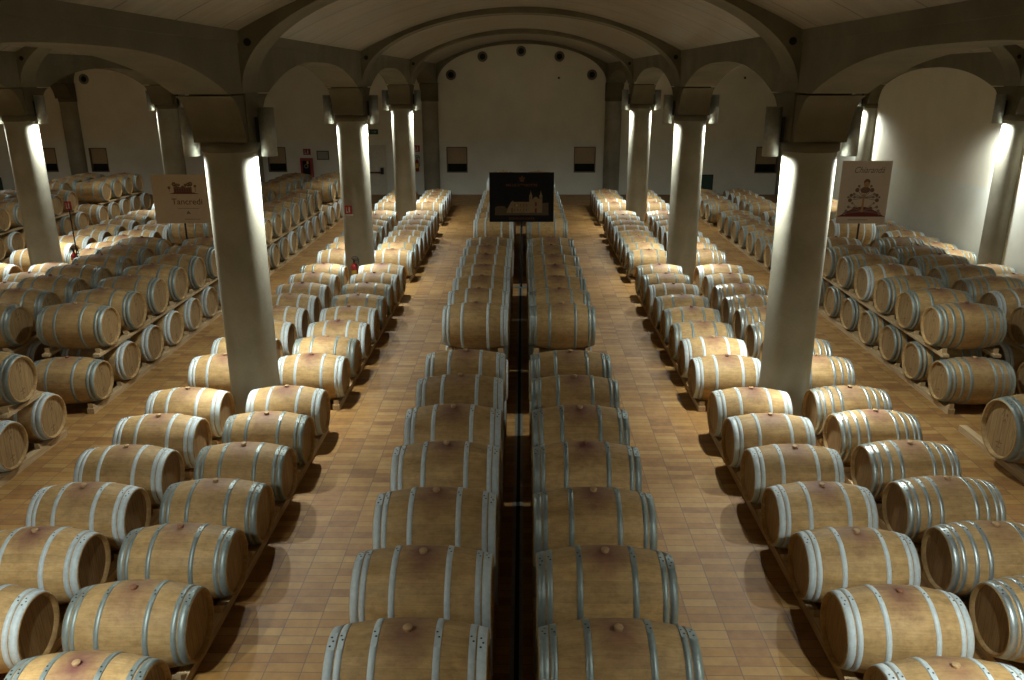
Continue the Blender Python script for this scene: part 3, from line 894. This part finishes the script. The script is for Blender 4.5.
flat(b, [(U(507), V(506)), (U(578), V(506)), (U(578), V(378)), (U(560), V(358)), (U(543), V(350)), (U(525), V(358)), (U(507), V(378))], Y - .0012, 0)
for px in range(335, 470, 29):
    for py in (432, 478): rect(b, U(px - 5), U(px + 5), V(py + 12), V(py - 12), Y - .0018, 2)
rect(b, U(300), U(318), V(505), V(460), Y - .0018, 2)
for px in (490, 594): rect(b, U(px - 5), U(px + 5), V(375), V(350), Y - .0018, 2)
for py0, py1 in ((440, 402), (505, 462)): rect(b, U(534), U(552), V(py0), V(py1), Y - .0018, 3)
rect(b, U(350), U(362), V(444), V(424), Y - .002, 4)
b.build('palace_picture', [M['ochre'], M['ochred'], M['brownp'], M['maroon'], M['yellow']], sg)
b = MB()
for a in range(5): dot(b, U(405) + .045 * math.cos(a * 1.257 + .3), V(180) + .045 * math.sin(a * 1.257 + .3), .022, Y, 0)
dot(b, U(405), V(180), .02, Y - .0005, 0); rect(b, U(398), U(412), V(208), V(180), Y - .0007, 0)
b.build('crest', M['orange'], sg)
lettering('MILLE E', .075, U(316), V(240), Y, M['orange'], sg, 0, .30)
lettering('UNA', .04, U(403), V(232), Y, M['orange'], sg, 0, .07)
lettering('NOTTE', .075, U(490), V(240), Y, M['orange'], sg, 0, .30)
lettering('DONNAFUGATA', .075, U(405), V(563), Y, M['orange'], sg, 0, .57)
# cream sign, left aisle
sg = sign(-7.68, 18.07, 1.49, 2.58, 1.25, M['cream'], 'cream sign board with a small villa over dark lettering, in the left aisle')
k = 1.25 / 475
def U(px): return (px - 285) * k
def V(py): return 2.58 - (py - 82) * (1.09 / 415)
b = MB()
for px, py, r in ((240, 163, 15), (258, 170, 12), (360, 165, 13), (380, 160, 15), (195, 192, 10), (418, 178, 9), (280, 168, 9), (335, 170, 10)):
    for a in range(6): dot(b, U(px) + r * .8 * k * math.cos(a * 1.05), V(py) + r * .8 * k * math.sin(a * 1.05), r * .55 * k, Y - .0003 * a, 1, 7)
    rect(b, U(px - 2), U(px + 2), V(225), V(py), Y, 1)
flat(b, [(U(232), V(235)), (U(232), V(188)), (U(262), V(178)), (U(290), V(190)), (U(312), V(172)), (U(338), V(190)), (U(388), V(186)), (U(388), V(235))], Y - .001, 0)
for px in range(244, 384, 20): rect(b, U(px), U(px + 8), V(228), V(203), Y - .0025, 2)
flat(b, [(U(185), V(244)), (U(240), V(232)), (U(400), V(232)), (U(448), V(244))], Y - .003, 2)
b.build('villa_picture', [M['brownp'], M['ink'], M['maroon']], sg)
lettering('Tancredi', .19, U(335), V(312), Y, M['ink'], sg, 0, .69)
b = MB(); rect(b, U(250), U(430), V(370), V(366), Y, 0); rect(b, U(295), U(430), V(463), V(458), Y, 0)
flat(b, [(U(318), V(420)), (U(324), V(398)), (U(336), V(388)), (U(350), V(405)), (U(356), V(420)), (U(340), V(412))], Y, 0)
b.build('small_print', M['greyp'], sg)
# pale sign with a fruit tree, right aisle
sg = sign(7.58, 18.07, 1.50, 2.88, 1.09, M['pinkb'], 'pale sign board with a flowering tree on a dark red mound, in the right aisle')
k = 1.09 / 365
def U(px): return (px - 292) * k
def V(py): return 2.88 - (py - 80) * (1.38 / 478)
b = MB()
n = 24
flat(b, [(U(112) + (U(472) - U(112)) * i / n, V(505) + (V(428) - V(505)) * math.sin(PI * i / n) ** 1.2) for i in range(n + 1)], Y, 0)
flat(b, [(U(283), V(470)), (U(303), V(470)), (U(300), V(330)), (U(288), V(330))], Y - .001, 1)
for sx in (-1, 1):
    for (dx, dy, r) in ((55, 300, 13), (95, 340, 10), (100, 378, 12), (75, 330, 8), (45, 270, 8), (70, 355, 8), (115, 355, 7), (80, 400, 7), (105, 430, 9), (60, 440, 11), (120, 460, 9), (130, 480, 9)):
        dot(b, U(295 + sx * dx), V(dy), 1.25 * r * k, Y - .0012, 2 if r > 9 else 3)
        c0, c1 = (U(295), V(360 if dy < 400 else 465)), (U(295 + sx * dx), V(dy))
        nx = Vector((c1[1] - c0[1], c0[0] - c1[0])).normalized() * 2.0 * k
        flat(b, [(c0[0] + nx.x, c0[1] + nx.y), (c1[0] + nx.x, c1[1] + nx.y), (c1[0] - nx.x, c1[1] - nx.y), (c0[0] - nx.x, c0[1] - nx.y)], Y - .0006, 3)
dot(b, U(305), V(258), 22 * k, Y - .002, 1, 14)
dot(b, U(300), V(300), 24 * k, Y - .0018, 2, 12, 1.5)
dot(b, U(305), V(240), 24 * k, Y - .0016, 4, 14)
b.build('tree_picture', [M['maroon'], M['skinp'], M['brownp'], M['greyp'], M['ink']], sg)
lettering('Chiarand\u00e0', .19, U(308), V(150), Y, M['greyp'], sg, .42, .66)
b = MB(); rect(b, U(195), U(345), V(532), V(527), Y, 0); b.build('small_print', M['greyp'], sg)

def extinguisher(x, y, z, label, wall=False):
    o = empty('fire_extinguisher', (x, y, z)); tag(o, label, 'fire extinguisher')
    b = MB(); b.lathe([(.001, 0), (.068, 0), (.074, .012), (.074, .40), (.066, .435), (.045, .465), (.026, .48), (.026, .50), (.001, .50)], 24); b.build('cylinder', M['red'], o)
    b = MB(); b.lathe([(.022, .50), (.022, .545), (.001, .545)], 12); b.box(-.02, .10, -.012, .012, .545, .56); b.box(-.02, .09, -.012, .012, .575, .588); b.build('valve', M['dark'], o)
    pts = [(.02, 0, .53)] + [(.02 + .085 * math.cos(a), -.01, .56 + .085 * math.sin(a)) for a in (2.6, 2.0, 1.4, .8, .2)] + [(.11, -.01, .50), (.108, -.01, .32), (.10, -.01, .2)]
    b = MB(); b.tube(pts, .012, 8); b.build('hose', M['dark'], o)
    b = MB()
    vs = []
    for a in range(9):
        t = math.radians(-140 + 12.5 * a)
        vs += [(.0755 * math.cos(t), .0755 * math.sin(t), .14), (.0755 * math.cos(t), .0755 * math.sin(t), .33)]
    b.add(vs, [(2 * i, 2 * i + 2, 2 * i + 3, 2 * i + 1) for i in range(8)], 0, True); b.build('instruction_label', M['yellow'], o)
    if wall:
        b = MB(); b.box(-.05, .05, .076, .098, .12, .44); b.build('wall_mount', M['dark'], o)
    return o
extinguisher(-3.80, 17.742, .16, 'red fire extinguisher low on the second pillar left of centre', True)
o = extinguisher(-10.17, 17.80, .38, 'red fire extinguisher on a low stand beside the first pillar of far left line')
b = MB(); b.lathe([(.001, -.38), (.10, -.38), (.10, -.365), (.03, -.355), (.03, -.012), (.085, -.012), (.085, 0), (.001, 0)], 20); b.build('stand', M['dark'], o)
extinguisher(-4.34, BACK - .10, .96, 'red fire extinguisher hung on the back wall beside the half pillar', True)
def fire_plate(x, y, z, w, h, label, on=None):
    o = empty('fire_sign', (x, y, z)); tag(o, label, 'sign')
    b = MB(); b.box(-w / 2, w / 2, -.004, .004, 0, h); b.build('plate', M['red'], o)
    b = MB(); Y = -.0055
    flat(b, [(w * .02, h * .2), (w * .2, h * .2), (w * .2, h * .72), (w * .02, h * .72)], Y, 0)
    flat(b, [(w * .02, h * .75), (w * .2, h * .75), (w * .16, h * .84), (w * .06, h * .84)], Y, 0)
    rect(b, -w * .34, -w * .06, h * .18, h * .30, Y, 0); rect(b, -w * .30, -w * .22, h * .30, h * .8, Y, 0)
    b.build('pictogram', M['white'], o)
    return o
o = fire_plate(-3.87, 17.834, 1.74, .17, .19, 'small red and white extinguisher sign on the second pillar left of centre')
b = MB(); b.box(-.10, .10, -.003, .003, -.04, -.002); b.build('white_strip', M['white'], o)
fire_plate(-4.34, BACK - .006, 1.74, .24, .26, 'red and white extinguisher sign on back wall above the hung extinguisher')
fire_plate(-8.88, BACK - .006, 1.62, .30, .24, 'small red sign on the back wall above the red hose cabinet')
o = fire_plate(-10.06, 17.70, 1.84, .15, .20, 'red sign on a thin post beside the first pillar of far left line')
b = MB(); b.lathe([(.014, -1.786), (.014, .19)], 10, 'Z', 0, Matrix.Translation((0, .02, 0))); b.build('post', M['dark'], o)
b = MB(); b.lathe([(.001, -1.80), (.09, -1.80), (.09, -1.79), (.001, -1.785)], 20, 'Z', 0, Matrix.Translation((0, .02, 0))); b.build('foot', M['dark'], o)
o = empty('hose_cabinet', (-8.90, BACK, .72)); tag(o, 'red fire hose cabinet with a dark glass front on the back wall', 'fire cabinet')
b = MB(); b.box(-.24, .24, -.20, -.002, 0, .78); b.build('box', M['red'], o)
b = MB(); b.box(-.2, .2, -.0018, -.0005, .05, .7); b.build('wall_mount', M['dark'], o)
b = MB(); b.box(-.15, .16, -.208, -.200, .10, .68); b.build('glass_front', M['black'], o)
b = MB(); b.lathe([(.09, 0), (.09, .004), (.05, .004), (.05, 0)], 20, 'Y', 0, Matrix.Translation((0, -.214, .46)), True, True); b.box(.03, .10, -.212, -.2085, .55, .66, 1); b.build('hose_reel', [M['greyp'], M['yellow']], o)
o = empty('framed_notice', (-8.23, BACK, 1.42)); tag(o, 'framed grey notice on the back wall beside the red hose cabinet', 'notice')
b = MB(); b.box(-.25, -.22, -.02, -.002, 0, .36); b.box(.22, .25, -.02, -.002, 0, .36); b.box(-.22, .22, -.02, -.002, 0, .03); b.box(-.22, .22, -.02, -.002, .33, .36); b.build('frame', M['dark'], o)
b = MB(); b.box(-.22, .22, -.012, -.002, .03, .33); b.build('sheet', M['plaque'], o)
o = empty('exit_sign', (-6.18, BACK, 2.44)); tag(o, 'dark green exit sign above the emergency door on the back wall', 'exit sign')
b = MB(); b.box(-.28, .28, -.03, -.002, 0, .20); b.build('plate', M['green'], o)
b = MB(); rect(b, -.20, -.06, .05, .15, -.0315, 0); flat(b, [(.02, .09), (.14, .09), (.14, .05), (.22, .10), (.14, .15), (.14, .11), (.02, .11)], -.0315, 0); b.build('pictogram', M['plaque'], o)
# round vents high on the back wall
vent_r = MB(); vent_r.lathe([(.20, 0), (.20, -.012), (.125, -.03), (.115, -.03), (.115, 0)], 28, 'Y', 0, None, True, True); vent_me = vent_r.mesh('rim', M['grey'])
vent_d = MB(); vent_d.disc(.117, -.004, 28, 'Y'); vent_d.lathe([(.117, -.004), (.117, -.001)], 28, 'Y'); ventd_me = vent_d.mesh('opening', M['black'])
for x, z, lab in ((-2.87, 4.74, 'round dark vent at the left end of the arc on the nave end wall'), (-1.60, 5.43, 'round dark vent second from left in the arc on the nave end wall'),
                  (-.07, 5.63, 'round dark vent at the top of the arc on the nave end wall'), (1.45, 5.43, 'round dark vent second from right in the arc on the nave end wall'),
                  (2.76, 4.74, 'round dark vent at the right end of the arc on the nave end wall'), (-17.65, 4.60, 'round dark vent on the back wall of the far left aisle')):
    o = empty('wall_vent', (x, BACK - .002, z)); tag(o, lab, 'vent', 'round vents in the end wall')
    link('rim', vent_me, o); link('opening', ventd_me, o)
for x, z, lab in ((1.44, 4.62, 'small dark sensor on nave end wall below the round vents'), (8.84, 4.61, 'small dark sensor high on the back wall of right aisle')):
    b = MB(); b.lathe([(.045, 0), (.045, -.03), (.03, -.045), (.001, -.045)], 16, 'Y'); o = b.build('wall_sensor', M['dark'], None, (x, BACK - .001, z)); tag(o, lab, 'sensor')

# ================================================================== CAMERA AND RENDER
cam = bpy.data.cameras.new('camera'); co = bpy.data.objects.new('camera', cam); C.objects.link(co)
cam.sensor_width = 36; cam.sensor_fit = 'HORIZONTAL'; cam.lens = 802.98 / 1024 * 36; cam.clip_start = .05; cam.clip_end = 200
pitch, yaw, roll = .3153, -.0132, -.0014
R = Matrix.Rotation(-yaw, 4, 'Z') @ Matrix.Rotation(PI / 2 - pitch, 4, 'X') @ Matrix.Rotation(roll, 4, 'Z')
co.matrix_world = Matrix.Translation((0, 0, EYE)) @ R
S.camera = co
wd = bpy.data.worlds.new('world'); S.world = wd; wd.use_nodes = True
wd.node_tree.nodes['Background'].inputs[0].default_value = (0, 0, 0, 1)
vs = S.view_settings
vs.view_transform = 'Standard'; vs.look = 'None'; vs.exposure = -0.62; vs.gamma = 1; vs.use_curve_mapping = False
S.cycles.max_bounces = 12; S.cycles.diffuse_bounces = 5
